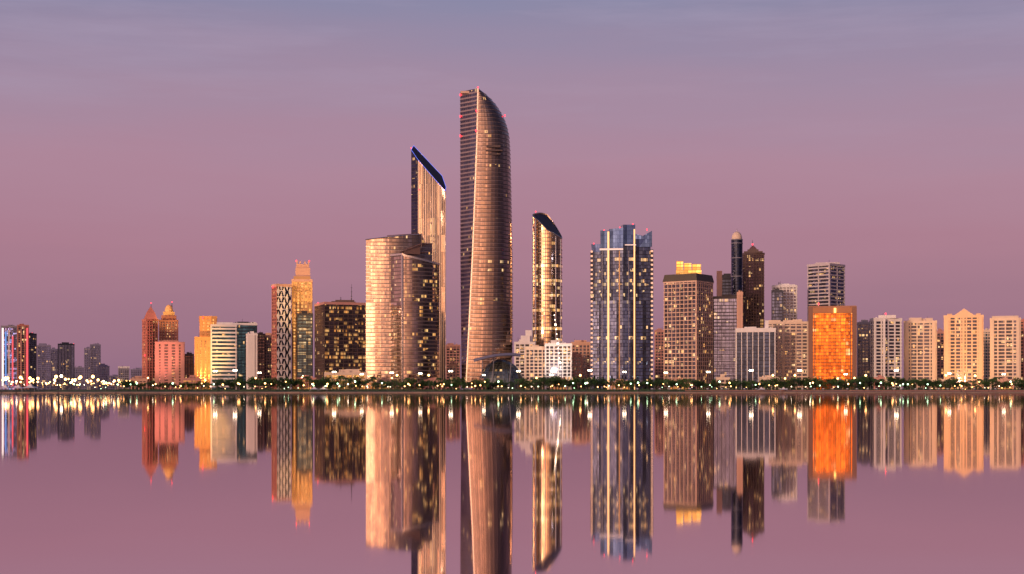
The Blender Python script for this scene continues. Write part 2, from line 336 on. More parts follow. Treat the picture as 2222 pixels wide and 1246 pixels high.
# ============================================================ hero towers
def adia():
    b=Bld('curved_office_tower','curved twin volume glass office tower with open roof frame','building',874,1450)
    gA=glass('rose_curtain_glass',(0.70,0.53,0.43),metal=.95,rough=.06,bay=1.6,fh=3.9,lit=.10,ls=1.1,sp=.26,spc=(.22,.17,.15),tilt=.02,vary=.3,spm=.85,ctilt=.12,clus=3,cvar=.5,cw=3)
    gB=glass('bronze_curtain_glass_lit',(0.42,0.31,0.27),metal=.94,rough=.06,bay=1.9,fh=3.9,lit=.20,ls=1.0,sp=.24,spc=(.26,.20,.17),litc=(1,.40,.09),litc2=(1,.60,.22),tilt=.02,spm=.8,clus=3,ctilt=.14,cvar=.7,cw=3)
    def arc(x0,x1,yl,ym,yr,n=18):
        P=[]
        for i in range(n+1):
            t=i/n; P.append((b.x(x0+(x1-x0)*t),(1-t)**2*yl+2*t*(1-t)*ym+t*t*yr))
        return P
    front=arc(794,939,8,-1,20); poly=front+[(b.x(937),44),(b.x(798),30)]
    def ztop(x):
        px=x/b.k+b.pxc
        return b.z(519-(px-794)/121*14) if px<=916 else b.z(524)
    n=len(poly)
    secs=[[(x,y,z) for x,y in poly] for z in (-1,60,110)]+[[(x,y,ztop(x)) for x,y in poly]]
    m=M(); m.loft(secs,[0]*n,capmi=1); b.add(m,'rear_glass_volume',[gA,BROWN])
    m=M(); q=offset(poly,.3); z=3.9
    while z<b.z(530): m.prism(q,z-.22,z+.22); z+=3.9
    b.add(m,'rear_floor_band',[SILVER])
    rs=wall('brown_roof_steel',(.22,.13,.12))
    m=M(); q=offset(poly,.6)
    for i in range(len(front)-1):
        A,C=q[i],q[i+1]
        m.tube([(A[0],A[1],ztop(front[i][0])),(C[0],C[1],ztop(front[i+1][0]))],.5,5)
    b.add(m,'front_roof_edge_beam',[SILVER])
    m=M()
    fr=[(b.x(840+10*i),4+1.2*i) for i in range(8)]
    for i,(x,y) in enumerate(fr): m.tube([(x,y,ztop(x)-1),(x,y,b.z(511-1.0*i)-1)],.25,4)
    m.tube([(x,y,b.z(511-1.0*i)) for i,(x,y) in enumerate(fr)],.4,5)
    m.tube([(b.x(915),14,b.z(545)),(b.x(915),14,b.z(503))],.5,5)
    b.add(m,'open_roof_frame',[rs])
    m=M(); P=[(b.x(876),-1.5),(b.x(912),5.5),(b.x(912),10),(b.x(876),6)]
    m.loft([[(x,y,b.z(551)) for x,y in P],[(P[0][0],P[0][1],b.z(546)),(P[1][0],P[1][1],b.z(531)),(P[2][0],P[2][1],b.z(531)),(P[3][0],P[3][1],b.z(546))]])
    b.add(m,'recessed_louvre_band',[wall('dark_louvre',(.20,.12,.10))])
    m=M(); m.tube([(b.x(868),-3,b.z(548)),(b.x(912),3,b.z(529)),(b.x(937),16,b.z(526))],.5,5); m.tube([(b.x(866),-3,b.z(553)),(b.x(937),13,b.z(543))],.45,5); b.add(m,'sloped_roof_rail',[rs])
    F1=[(b.x(848),2),(b.x(873),-12)]; C=[]
    for i in range(1,17):
        t=i/16; C.append((b.x(873+(953-873)*t),-12-4*t+18*t*t))
    poly=F1+C+[(b.x(950),34),(b.x(850),24)]; n=len(poly)
    def zt2(x):
        px=x/b.k+b.pxc; return b.z(554 if px<873 else 556+(px-873)/82*17)
    m=M(); m.loft([[(x,y,z) for x,y in poly] for z in (-1,60)]+[[(x,y,zt2(x)) for x,y in poly]],[1]+[0]*(n-1),capmi=2); b.add(m,'front_glass_volume',[gB,gA,BROWN])
    m=M(); q=offset(poly,.35); z=3.9
    while z<b.z(576): m.prism(q,z-.24,z+.24); z+=3.9
    b.add(m,'front_floor_band',[BRONZE])
    m=M(); q=offset(poly,.8)
    m.loft([[(x,y,zt2(x)-1) for x,y in q],[(x,y,zt2(x)+1.0) for x,y in q]]); b.add(m,'front_roof_edge',[SILVER])
    m=M(); xc=b.x(873); m.prism([(xc-1.2,-11.5),(xc,-13),(xc+1.4,-12.4),(xc+.5,-10)],-1,zt2(xc)+.5); b.add(m,'corner_fin',[SILVER])
    b.beacon(797,519,10,r=.5)
adia()

def slant_tower():
    b=Bld('slanted_roof_tower','slender ribbed tower with slanted dark roof outlined in blue lights','building',929,1640)
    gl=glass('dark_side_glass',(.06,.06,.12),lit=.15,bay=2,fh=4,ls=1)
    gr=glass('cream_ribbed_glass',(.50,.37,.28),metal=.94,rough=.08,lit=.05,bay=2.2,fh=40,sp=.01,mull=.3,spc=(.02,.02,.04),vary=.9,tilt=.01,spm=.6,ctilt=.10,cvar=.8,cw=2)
    pts=[(892,14),(908,5),(966,-5),(968,8),(960,28),(897,32)]
    P=[(b.x(x),y) for x,y in pts]
    def zt(px,y): return b.z(342+(px-892)*1.0 - (y+5)*1.1)
    n=len(P); zz=[zt(px,y) for px,y in pts]
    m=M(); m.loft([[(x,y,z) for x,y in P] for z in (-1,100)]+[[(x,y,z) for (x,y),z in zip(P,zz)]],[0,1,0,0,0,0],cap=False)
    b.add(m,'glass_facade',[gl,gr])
    m=M(); m.face([(x,y,z-.4) for (x,y),z in zip(P,zz)])
    b.add(m,'slanted_roof',[wall('roof_navy_panel',(.04,.04,.06),.8)])
    m=M(); T=[(x,y,z+.1) for (x,y),z in zip(P,zz)]; m.tube(T+[T[0]],.16,5); b.add(m,'blue_light_strip',[BLUE])
    m=M(); A=Vector(P[1]); C=Vector(P[2])
    for k in range(16):
        t=k/15; p=A.lerp(C,t); px=908+58*t
        w=.45 if k%4 else 1.2
        m.box(p.x-w/2,p.x+w/2,p.y-.9,p.y+.3,-1,zt(px,p.y)-1.2)
    b.add(m,'vertical_rib',[wall('ivory_rib',(.96,.78,.60),.22,metal=.6)])
    b.beacon(909,410,2,r=.6); b.beacon(892,316,16,r=.5)
slant_tower()

def interp(t,tab):
    if t<=tab[0][0]: return tab[0][1]
    for (a,va),(c,vc) in zip(tab[:-1],tab[1:]):
        if t<=c: return va+(vc-va)*(t-a)/(c-a)
    return tab[-1][1]

def landmark():
    b=Bld('curved_top_tower','tallest bronze glass tower with curved sail shaped top','skyscraper',1055,1480)
    XR=[(192,1041),(196,1050),(202,1059),(210,1068),(220,1077),(235,1087),(250,1095),(270,1102),(290,1106),(320,1108),(400,1110),(560,1113),(700,1113.5),(840,1112)]
    RI=[(192,1037),(300,1035),(560,1025),(700,1018),(840,1011)]
    XL=[(192,998),(560,998.5),(840,1001)]
    def sec(py,off=0):
        xl,ri,xr=b.x(interp(py,XL)),b.x(interp(py,RI)),b.x(interp(py,XR))
        P=[(xl,17),(ri-.6,.0),(ri+.6,-.2)]
        n=14; w=xr-ri-.6
        for i in range(1,n+1):
            t=i/n*math.pi/2; P.append((ri+.6+w*math.sin(t),-.2-w*.12*math.sin(2*t)+22*(1-math.cos(t))))
        P+=[(xr-.5,34),(xl+(xr-xl)*.5,46),(xl+.5,34)]
        return offset(P,off) if off else P
    ys=[842,800,740,680,620,560,500,440,400,360,320,300,290,280,270,260,250,242,235,227,220,214,208,203,199,196,194,192]
    secs=[[(x,y,b.z(py)) for x,y in sec(py)] for py in ys]
    n=len(secs[0]); mc=[0,2]+[1]*(n-2)
    gl=glass('dark_facet_glass',(.11,.10,.14),metal=.9,rough=.08,bay=2.6,fh=4.4,lit=.06,sp=.34,spc=(.42,.32,.30),spm=.8,vary=.3,floors=((b.z(357),2.0,.15),))
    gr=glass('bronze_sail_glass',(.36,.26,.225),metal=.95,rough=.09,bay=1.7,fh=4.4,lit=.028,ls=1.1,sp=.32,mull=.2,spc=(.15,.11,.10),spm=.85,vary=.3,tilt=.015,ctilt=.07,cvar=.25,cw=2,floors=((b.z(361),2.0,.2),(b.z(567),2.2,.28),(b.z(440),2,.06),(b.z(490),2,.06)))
    m=M(); m.loft(secs,mc); b.add(m,'glass_facade',[gl,gr,SILVER])
    bandR=M(); z=4.4; zmax=b.z(197)
    while z<zmax:
        py=HY-(z+G-CH)/b.kz
        q=sec(py,.32); bandR.prism(q,z-.24,z+.24); z+=4.4
    b.add(bandR,'floor_band',[wall('bronze_band',(.50,.39,.35),.28,metal=.85)])
    m=M()
    for (a,c,y0,y1) in ((1056,1086,316,321),(1054,1090,326,329),(1060,1086,334,337)):
        m.box(b.x(a),b.x(c),-3.5,6,b.z(y1),b.z(y0))
    b.add(m,'recessed_louvre',[wall('bronze_louvre',(.09,.06,.06),.5)])
    m=M(); m.box(b.x(999),b.x(1036),8,14,b.z(199),b.z(194)); b.add(m,'roof_screen',[BRONZE])
    for px,py,yy in ((998,199,16),(1037,190,0),(998,246,15.5),(1034,241,-1.4),(998,289,15.5),(1033,284,-1.4),(1096,243,18)): b.beacon(px,py,yy,r=.9)
landmark()

def canopy():
    b=Bld('glass_canopy_hall','low dark domed glass entrance hall with leaf shaped canopy','building',1088,1360)
    gm=glass('canopy_glass',(.18,.21,.20),metal=.8,rough=.15,bay=2.2,fh=2.2,lit=.03,sp=.12,mull=.1,spc=(.11,.11,.11))
    m=M(); m.ball((0,16,0),23,b.z(780),30,12,z0=0,ry=16); b.add(m,'glass_dome',[gm])
    m=M()
    for k in range(7):
        a=k/7*math.pi+math.pi; pts=[]
        for j in range(11):
            t=j/10*math.pi/2; pts.append((23.2*math.cos(a)*math.cos(t),16+16.2*math.sin(a)*math.cos(t),(b.z(780)+.2)*math.sin(t)))
        m.tube(pts,.16,4)
    b.add(m,'dome_rib',[DARKMETAL])
    m=M(); n=20; prev=None
    for i in range(n+1):
        t=i/n; px=1028+(1130-1028)*t; z=b.z(781-13*math.sin(t*math.pi*.66)); w=9*math.sin(math.pi*t)**.7+.2
        cur=((b.x(px),2-w,z-1.6),(b.x(px),6+w,z+1.2))
        if prev: m.face([prev[0],cur[0],cur[1],prev[1]]); m.face([(p[0],p[1],p[2]-.6) for p in (prev[1],cur[1],cur[0],prev[0])])
        prev=cur
    b.add(m,'leaf_canopy',[GREY])
    m=M()
    for px in (1042,1066,1104): m.tube([(b.x(px),0,-1),(b.x(px+6),2,b.z(777))],.35,5)
    b.add(m,'slanted_column',[GREY])
canopy()

def round_tower():
    b=Bld('cylindrical_tower','cylindrical gold glass tower cut by a slanted elliptical roof','building',1187.5,1520)
    R=32.8*b.k; n=48
    fl=tuple((z,1.9,.5) for z in (26,38,54,66,86,102,118,134))
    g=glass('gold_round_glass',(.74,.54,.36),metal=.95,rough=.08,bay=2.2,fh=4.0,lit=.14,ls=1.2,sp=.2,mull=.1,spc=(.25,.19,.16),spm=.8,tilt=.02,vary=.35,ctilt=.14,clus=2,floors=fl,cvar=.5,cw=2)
    P=[(R*math.cos(2*math.pi*i/n),R+R*math.sin(2*math.pi*i/n)) for i in range(n)]
    zt=lambda x,y:b.z(463+50*max(0,(x+R)/(2*R))**1.7-21*(y-R)/R*(1-.5*abs(x/R)))
    m=M(); m.loft([[(x,y,z) for x,y in P] for z in (-1,70,130)]+[[(x,y,zt(x,y)) for x,y in P]],cap=False); b.add(m,'glass_facade',[g])
    m=M(); z=8.
    while z<b.z(535):
        q=offset(P,.25); m.prism(q,z-.35,z+.35); z+=8
    b.add(m,'floor_band',[wall('dark_bronze',(.13,.10,.11),.3,metal=.7)])
    m=M(); f=lambda p,r:(p[0]*r,R+(p[1]-R)*r,zt(p[0]*r,R+(p[1]-R)*r)-1)
    for r0,r1 in ((1,.66),(.66,.33)):
        for i in range(n):
            j=(i+1)%n
            m.face([f(P[i],r0*.97),f(P[j],r0*.97),f(P[j],r1*.97),f(P[i],r1*.97)])
    m.face([f(p,.33*.97) for p in P])
    b.add(m,'slanted_roof',[wall('dark_roof_glass',(.035,.035,.055),.7)])
    m=M(); T=[(x,y,zt(x,y)) for x,y in P]; m.tube(T+[T[0]],.4,5); b.add(m,'roof_rim',[SILVER])
    m=M()
    for k in (-.95,-.62,-.1,.42,.75):
        a=-math.pi/2+k*1.4; x,y=(R+.25)*math.cos(a),R+(R+.25)*math.sin(a)
        m.box(x-.3,x+.3,y-.3,y+.3,-1,zt(x,y)-2)
    b.add(m,'vertical_rib',[wall('blue_silver_rib',(.42,.48,.62),.3,metal=.8)])
    b.beacon(1162,455,R,r=.6)
round_tower()

def blue_tower():
    b=Bld('stepped_crown_tower','dark blue glass tower with lit vertical lines and stepped crown','building',1348,1420)
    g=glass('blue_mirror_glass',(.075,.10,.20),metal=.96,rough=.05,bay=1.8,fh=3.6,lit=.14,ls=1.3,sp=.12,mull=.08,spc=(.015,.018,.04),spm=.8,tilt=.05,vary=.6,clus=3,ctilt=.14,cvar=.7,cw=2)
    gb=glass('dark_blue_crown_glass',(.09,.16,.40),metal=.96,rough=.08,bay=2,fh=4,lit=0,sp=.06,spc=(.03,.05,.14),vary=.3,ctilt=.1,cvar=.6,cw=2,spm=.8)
    def wing(name,x0,x1,yt,y0,y1,flare=0,tilt=0,skew=0,yc=545):
        m=M(); zt=b.z(yt); zc=b.z(yc)
        P=[(b.x(x0),y0+skew),(b.x(x1),y0),(b.x(x1),y1),(b.x(x0),y1)]
        Q=offset(P,flare)
        m.loft([[(x,y,-1) for x,y in P],[(x,y,zc) for x,y in P]],cap=True)
        top=[(x,y,zt+tilt*(x-b.x((x0+x1)/2))) for x,y in Q]
        m.loft([[(x,y,zc+.01) for x,y in P],top],[1]*4,capmi=1)
        b.add(m,name,[g,gb]); return P
    P1=wing('left_wing',1284,1306,528,7,32,.8,0,1.5); frameL=M()
    wing('center_left_bay',1303,1322,500,1,34,.2,0,0,538)
    wing('central_bay',1322,1352,496,-1.5,34,.2,.08,1.2,538)
    wing('centre_right_bay',1352,1378,488,0,34,.2,0,-1.2,530)
    P5=wing('right_wing',1379,1412,518,7,32,.8,0,-2,535)
    frame(frameL,P1,0,b.z(545),3.6,.4,6,.35,.6); frame(frameL,P5,0,b.z(545),3.6,.4,7,.35,.6)
    b.add(frameL,'wing_balcony_frame',[BLACKG])
    m=M(); xs=[b.x(v) for v in (1378,1395,1415)]
    m.face([(xs[0],5.5,b.z(535)),(xs[2],5.5,b.z(535)),(xs[2],5.5,b.z(500)),(xs[1],5.5,b.z(511)),(xs[0],5.5,b.z(506))])
    m.face([(xs[1],5.6,b.z(511)),(xs[2],5.6,b.z(500)),(xs[2],22,b.z(503)),(xs[1],22,b.z(514))]); m.face([(xs[0],5.6,b.z(506)),(xs[1],5.6,b.z(511)),(xs[1],22,b.z(514)),(xs[0],22,b.z(503))])
    m.face([(xs[2],5.5,b.z(535)),(xs[2],24,b.z(535)),(xs[2],22,b.z(503)),(xs[2],5.5,b.z(500))])
    b.add(m,'folded_crown',[gb])
    for x0,yt,y,hw in ((1320,503,-2.1,2.0),(1376.5,498,-.9,1.5)):
        m=M(); m.box(b.x(x0-hw),b.x(x0+hw),y-.3,y+1.5,0,b.z(yt)); b.add(m,'lit_vertical_strip',[WARM])
    for x0,w,yt,y,mt in ((1344,1.0,545,-2,GOLDW),(1306.5,.8,545,-.2,GREY),(1364,.5,545,-2,GREY)):
        m=M(); m.box(b.x(x0)-w/2,b.x(x0)+w/2,y-.3,y+1,b.z(822),b.z(yt)); b.add(m,'mullion',[mt])
    m=M(); m.box(b.x(1301),b.x(1352),-2.6,1,b.z(543),b.z(539.5)); m.box(b.x(1356),b.x(1380),-2,1,b.z(533),b.z(531)); b.add(m,'white_cornice',[emis('emissive_cornice',(1,.72,.62),.7)])  # white band's brightness is set as emission in its material
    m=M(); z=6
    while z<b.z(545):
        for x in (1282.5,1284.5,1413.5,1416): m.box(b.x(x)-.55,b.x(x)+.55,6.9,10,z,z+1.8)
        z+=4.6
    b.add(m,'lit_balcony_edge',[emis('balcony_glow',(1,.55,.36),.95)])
    m=M(); m.box(b.x(1280.5),b.x(1284),8.5,30,-1,b.z(545)); m.box(b.x(1412),b.x(1418),8.5,30,-1,b.z(540)); b.add(m,'side_bay',[g])
    m=M(); m.tube([(b.x(1343),8,b.z(497)),(b.x(1349),8,b.z(488)),(b.x(1358),8,b.z(491))],.2,4); b.add(m,'roof_crane',[DARKMETAL])
    for p in ((1311,499,3),(1373,486,3),(1288,526,10),(1404,496,10),(1345,493,3)): b.beacon(*p,r=.6)
blue_tower()

def grid_tower():
    b,p,zt=gen(1440,1547,608,1400,'peach gridded tower with dark side and yellow lit crown',corner=1511,ang=62,g=g_res,gl=None,w=wall('peach_grid_stone',(.72,.49,.38)),fh=4.1,slab=.75,bay=4.6,pier=.7,prot=.5,plant=False,par=.4,tops=[])
    q=offset(p,1.2); cx=sum(v[0] for v in q)/4; cy=sum(v[1] for v in q)/4
    q2=[(cx+(x-cx)*.92,cy+(y-cy)*.92) for x,y in q]
    m=M(); m.loft([[(x,y,zt+.2) for x,y in q],[(x,y,b.z(593)) for x,y in q2]]); b.add(m,'sloped_cap',[wall('olive_cap',(.09,.075,.06))])
    m=M()
    for a,c,yt in ((1467,1482,563),(1484,1500,568),(1502,1521,570)): m.box(b.x(a),b.x(c),16,24,b.z(593),b.z(yt))
    m.box(b.x(1466),b.x(1522),14,26,b.z(593),b.z(583))
    b.add(m,'lit_crown',[glass('crown_glow',(.9,.5,.1),metal=0,lit=4,ls=1.6,litc=(1,.42,.05),litc2=(1,.62,.18),bay=4,fh=3,spc=(.8,.4,.1),spm=0,clus=.5)])
grid_tower()
gen(1548,1600,643,1450,'blue grey glass office block with reflective front',g=g_slate,w=BLACKG,slab=.4,pier=.3,bay=4,tops=[('box',1585,1598,640)])
gen(1556,1588,600,1560,'slim block with peach side column and dark glass',g=g_black,w=NAVY,slab=.5,pier=.4,tops=[('strip',1555,1567,588,840,PEACH),('box',1570,1586,593)])
gen(1600,1611,634,1440,'narrow peach stone shaft between towers',w=PEACH,bay=3,pier=2,slab=1)
gen(1610,1658,548,1580,'brown ribbed tower with stepped roof and spire',corner=1618,ang=20,g=g_brown,w=BROWN,bay=3,pier=.7,slab=.6,tops=[('box',1622,1646,541,14),('pyr',1625,1643,531,BROWN,541),('spire',1633,519,538),('beacon',1633,530,2),('box',1614,1655,545)],plant=False)
def minaret():
    b=Bld('round_shaft_tower','dark cylindrical shaft tower topped by pale dome','tower',1599,1500)
    R=12.5*b.k; n=24; P=[(R*math.cos(2*math.pi*i/n),R+R*math.sin(2*math.pi*i/n)) for i in range(n)]
    m=M(); m.prism(P,-1,b.z(519)); b.add(m,'glass_shaft',[g_black])
    m=M()
    for z in (b.z(520),b.z(528),b.z(560),b.z(600),b.z(640)): m.prism(offset(P,.3),z,z+.7)
    b.add(m,'ring_band',[GREY])
    m=M(); m.ball((0,R,b.z(516)),R*.9,b.z(501)-b.z(516),20,8,z0=0); m.prism([(x*.9,R+(y-R)*.9) for x,y in P],b.z(519)+.5,b.z(516)); b.add(m,'pale_dome',[CREAM])
    m=M(); m.tube([(0,R,b.z(502)),(0,R,b.z(495))],.2,5); b.add(m,'finial',[DARKMETAL])
minaret()
gen(1421,1441,716,1600,'narrow pinkish apartment block behind trees',w=PINK)
gen(1676,1729,619,1560,'two tone tower with dark glass and pale striped side',g=g_res,w=WHITE,bay=4,pier=1.0,slab=1.2,tops=[('box',1682,1726,617),('mast',1690,610)])
gen(1675,1698,630,1540,'dark glass wing of striped tower',g=g_navy,w=NAVY,slab=.4,pier=.4,dep=12)
gen(1752,1833,571,1560,'grey purple tower with wide horizontal glass bands',corner=1800,ang=58,g=g_dark,w=wall('lilac_grey',(.56,.50,.54)),bay=14,pier=1.0,slab=1.4,fh=4,tops=[('beacon',1790,568),('box',1770,1822,567)])
gen(1597,1682,712,1420,'dark glass block with white vertical fins and white cornice',g=g_black,w=WHITE,slab=0,pier=.75,bay=5.2,prot=.4,par=3,tops=[('box',1660,1668,695)])
gen(1663,1753,698,1450,'cream office block with stacked horizontal balconies',g=g_res,w=CREAM,bay=6,pier=1.1,slab=1.3,tops=[('box',1668,1694,694),('box',1720,1740,693),('strip',1697,1703,700,835,CREAM)])
def gold_block():
    b,p,zt=gen(1756,1857,664,1400,'dark amber mirrored glass block with bronze corner piers',g=g_gold,w=BROWN,slab=.3,fh=3.4,pier=.25,bay=4.8,prot=.2,par=4.0,parmat=wall('bronze_stone',(.42,.20,.12)),dep=30,plant=False)
    m=M(); W=wall('bronze_pier_stone',(.26,.13,.09))
    for a,c in ((1754,1764),(1849,1859),(1767,1769),(1844,1846)): m.box(b.x(a),b.x(c),-1.2,8,-1,zt+3.2)
    b.add(m,'corner_pier',[W])
    m=M(); m.box(b.x(1764),b.x(1849),-1.6,4,b.z(680),b.z(668)); b.add(m,'top_fascia',[wall('rust_fascia',(.46,.20,.09))])
    m=M(); m.tube([(b.x(1812),-2.4,b.z(679)),(b.x(1812),-2.4,b.z(669))],1.1,8); b.add(m,'lit_emblem',[emis('emblem_glow',(1,.6,.15),2.5)])
    b.beacon(1776,658,6)
gold_block()
WS=wall('warm_stone',(.80,.54,.34))
gen(1861,1893,699,1480,'white apartment block with grey balconies',w=GREY,bay=3.5,tops=[('box',1870,1884,694)])
gen(1889,1956,690,1420,'white ribbed apartment tower with layered balconies',corner=1898,ang=22,w=WHITE,bay=6.5,pier=1.5,slab=1.1,tops=[('box',1906,1944,684),('beacon',1922,680),('strip',1916,1921,692,835,WHITE)])
gen(1962,2032,696,1440,'cream apartment tower with arched roof parapet',w=CREAM,bay=7,pier=1.2,slab=1.1,tops=[('box',1972,2000,689),('box',2008,2024,690),('strip',1964,1972,700,838,CREAM),('strip',2022,2030,700,838,CREAM)])
gen(2032,2049,718,1550,'narrow peach apartment block behind neighbours',w=PINK)
gen(2049,2133,684,1400,'warm stone apartment tower with small central gable',w=WS,bay=5.5,pier=1.3,slab=1.1,tops=[('gable',2070,2114,670),('box',2055,2066,680),('box',2118,2128,680),('strip',2051,2059,688,838,WS),('strip',2123,2131,688,838,WS),('strip',2088,2093,688,838,WS)],plant=False)
gen(2131,2150,716,1560,'narrow teal glass block between apartment towers',w=CREAM,g=g_teal)
gen(2149,2214,690,1400,'cream apartment tower with scalloped window bays',w=CREAM,bay=7.2,pier=1.3,slab=1.1,tops=[('box',2152,2210,685),('strip',2151,2157,690,835,CREAM),('strip',2205,2212,690,835,CREAM)])
gen(2213,2260,693,1480,'dark brown apartment tower at the promenade end',w=TERRA,tops=[])
gen(968,998,748,1750,'pinkish low tower behind the promenade',w=PINK,bay=4)
gen(975,990,790,1500,'small peach apartment block',w=PEACH)
gen(1117,1160,742,1480,'white low apartment block with balconies',w=WHITE,bay=5,pier=1.2,slab=1,tops=[('box',1130,1150,728),('box',1140,1154,716,6)])
gen(1140,1186,752,1450,'white apartment block with arched balconies',w=CREAM,bay=4,pier=1.1,slab=1)
bb,_,_=gen(1183,1240,745,1440,'white ribbed residential block beside round tower',w=WHITE,bay=4.5,pier=1.2,slab=1,tops=[('box',1195,1215,738)])
gen(1240,1281,742,1520,'peach apartment pair with dark windows',w=PEACH,bay=4,pier=1.4,tops=[('box',1246,1262,738)])
gen(1238,1262,770,1470,'low pink stone apartment block',w=PINK)
rr=random.Random(3)
for x in range(300,2200,125):
    x0=x+rr.uniform(-30,30); w=rr.uniform(22,44)
    gen(x0,x0+w,rr.uniform(818,828),1335+rr.uniform(0,40),rr.choice(['low cream shop block behind street trees','low pink waterfront block with lit windows','low white villa block behind the promenade']),name='low_rise_building',w=rr.choice([CREAM,PINK,PEACH]),g=g_res if rr.random()<.5 else g_yel,dep=14,bay=4,fh=3.6)
def light_mast():
    b=Bld('light_mast','leaning steel mast strung with bright white bulbs','light mast',1222,1330)
    A=Vector((0,0,0)); T=Vector((b.x(1203),0,b.z(684)))
    m=M(); m.tube([tuple(A),tuple(T)],.22,5); b.add(m,'mast_pole',[GREY])
    for i in range(12):
        p=A.lerp(T,.3+.7*i/11); m=M(); r=.35+.5*(i%4==1); m.ball((0,0,0),r,r,8,5)
        m.obj('light_bulb',[WHITEL],b.r,(p.x,p.y-.5,p.z))
light_mast()

# ============================================================ setting
def sheet(name,pts,mat,z):
    m=M(); m.face([(x,y,z) for x,y in pts]); o=m.obj(name,[mat]); o['kind']='structure'; return o
wm=bpy.data.materials.new('calm_water'); wm.use_nodes=True; n=NT(wm.node_tree); nt=wm.node_tree
nt.nodes.remove(nt.nodes['Principled BSDF'])
gl=nt.nodes.new('ShaderNodeBsdfGlossy'); gl.inputs['Color'].default_value=(.88,.79,.81,1); gl.inputs['Roughness'].default_value=.032
df=nt.nodes.new('ShaderNodeBsdfDiffuse'); df.inputs['Color'].default_value=(.03,.02,.04,1)
mx=nt.nodes.new('ShaderNodeMixShader'); mx.inputs[0].default_value=.95
tc=nt.nodes.new('ShaderNodeTexCoord').outputs['Object']
h1=n.noise(n.vm('MULTIPLY',tc,(.5,1.0,1)),.5,3,.55)
h2=n.noise(n.vm('MULTIPLY',tc,(.3,1.0,1)),.03,2,.5)
h=n.m('ADD',n.m('MULTIPLY',h1,.2),n.m('MULTIPLY',h2,1.0))
bp=nt.nodes.new('ShaderNodeBump'); bp.inputs['Strength'].default_value=.012; bp.inputs['Distance'].default_value=.05; nt.links.new(h,bp.inputs['Height'])
nt.links.new(bp.outputs[0],gl.inputs['Normal'])
nt.links.new(df.outputs[0],mx.inputs[1]); nt.links.new(gl.outputs[0],mx.inputs[2])
nt.links.new(mx.outputs[0],nt.nodes['Material Output'].inputs[0])
sheet('water',[(-9000,-4000),(9000,-4000),(9000,1300),(-9000,1300)],wm,0)
SAND=wall('promenade_sand',(.32,.20,.15),.9,.5); ASPH=wall('asphalt',(.05,.045,.05),.9); STONE=wall('seawall_stone',(.24,.18,.14),.85,.45); GRASS=wall('lawn',(.05,.08,.025),.95,.4)
sheet('ground',[(-14000,1240),(14000,1240),(14000,30000),(-14000,30000)],SAND,G)
sheet('road',[(-4000,1296),(4000,1296),(4000,1318),(-4000,1318)],ASPH,G+.02)
sheet('lawn',[(-900,1242),(1600,1242),(1600,1290),(-900,1290)],GRASS,G+.015)
m=M(); rs=random.Random(5)
N=240
def sh(x): return 1200+3*math.sin(x/55.)+2*math.sin(x/17.+1)
for i in range(N):
    x0=-1400+i*2900/N; x1=-1400+(i+1)*2900/N
    a,c=sh(x0),sh(x1)
    m.face([(x0,a,-1),(x1,c,-1),(x1,c+.8,.8),(x0,a+.8,.8)]); m.face([(x0,a+.8,.8),(x1,c+.8,.8),(x1,c+10,1.1),(x0,a+10,1.1)])
    m.face([(x0,a+10,1.1),(x1,c+10,1.1),(x1,1241,G+.01),(x0,1241,G+.01)],mi=1 if x0<170 else 0)
o=m.obj('shore_promenade',[SAND,GRASS]); o['kind']='structure'
m=M()
for i in range(N):
    x0=-1400+i*2900/N; x1=-1400+(i+1)*2900/N-1.2; a,c=sh(x0)-.6,sh(x1)-.6
    hh=.8+rs.uniform(-.4,.25)
    m.loft([[(x0,a,-1),(x1,c,-1),(x1,c+1.6,-1),(x0,a+1.6,-1)],[(x0+.2,a+.2,hh),(x1-.2,c+.2,hh),(x1-.2,c+1.4,hh),(x0+.2,a+1.4,hh)]])
o=m.obj('sea_wall',[STONE]); o['label']='low rough stone sea wall along the water edge'; o['category']='wall'
m=M(); m.box(150,640,1219,1219.8,.6,2.3)
for i in range(40): m.box(150+i*12,151+i*12,1218.6,1219,.6,2.6)
o=m.obj('terrace_wall',[wall('red_terrace_stone',(.34,.17,.13))]); o['label']='low red stone terrace wall above the beach'; o['category']='wall'

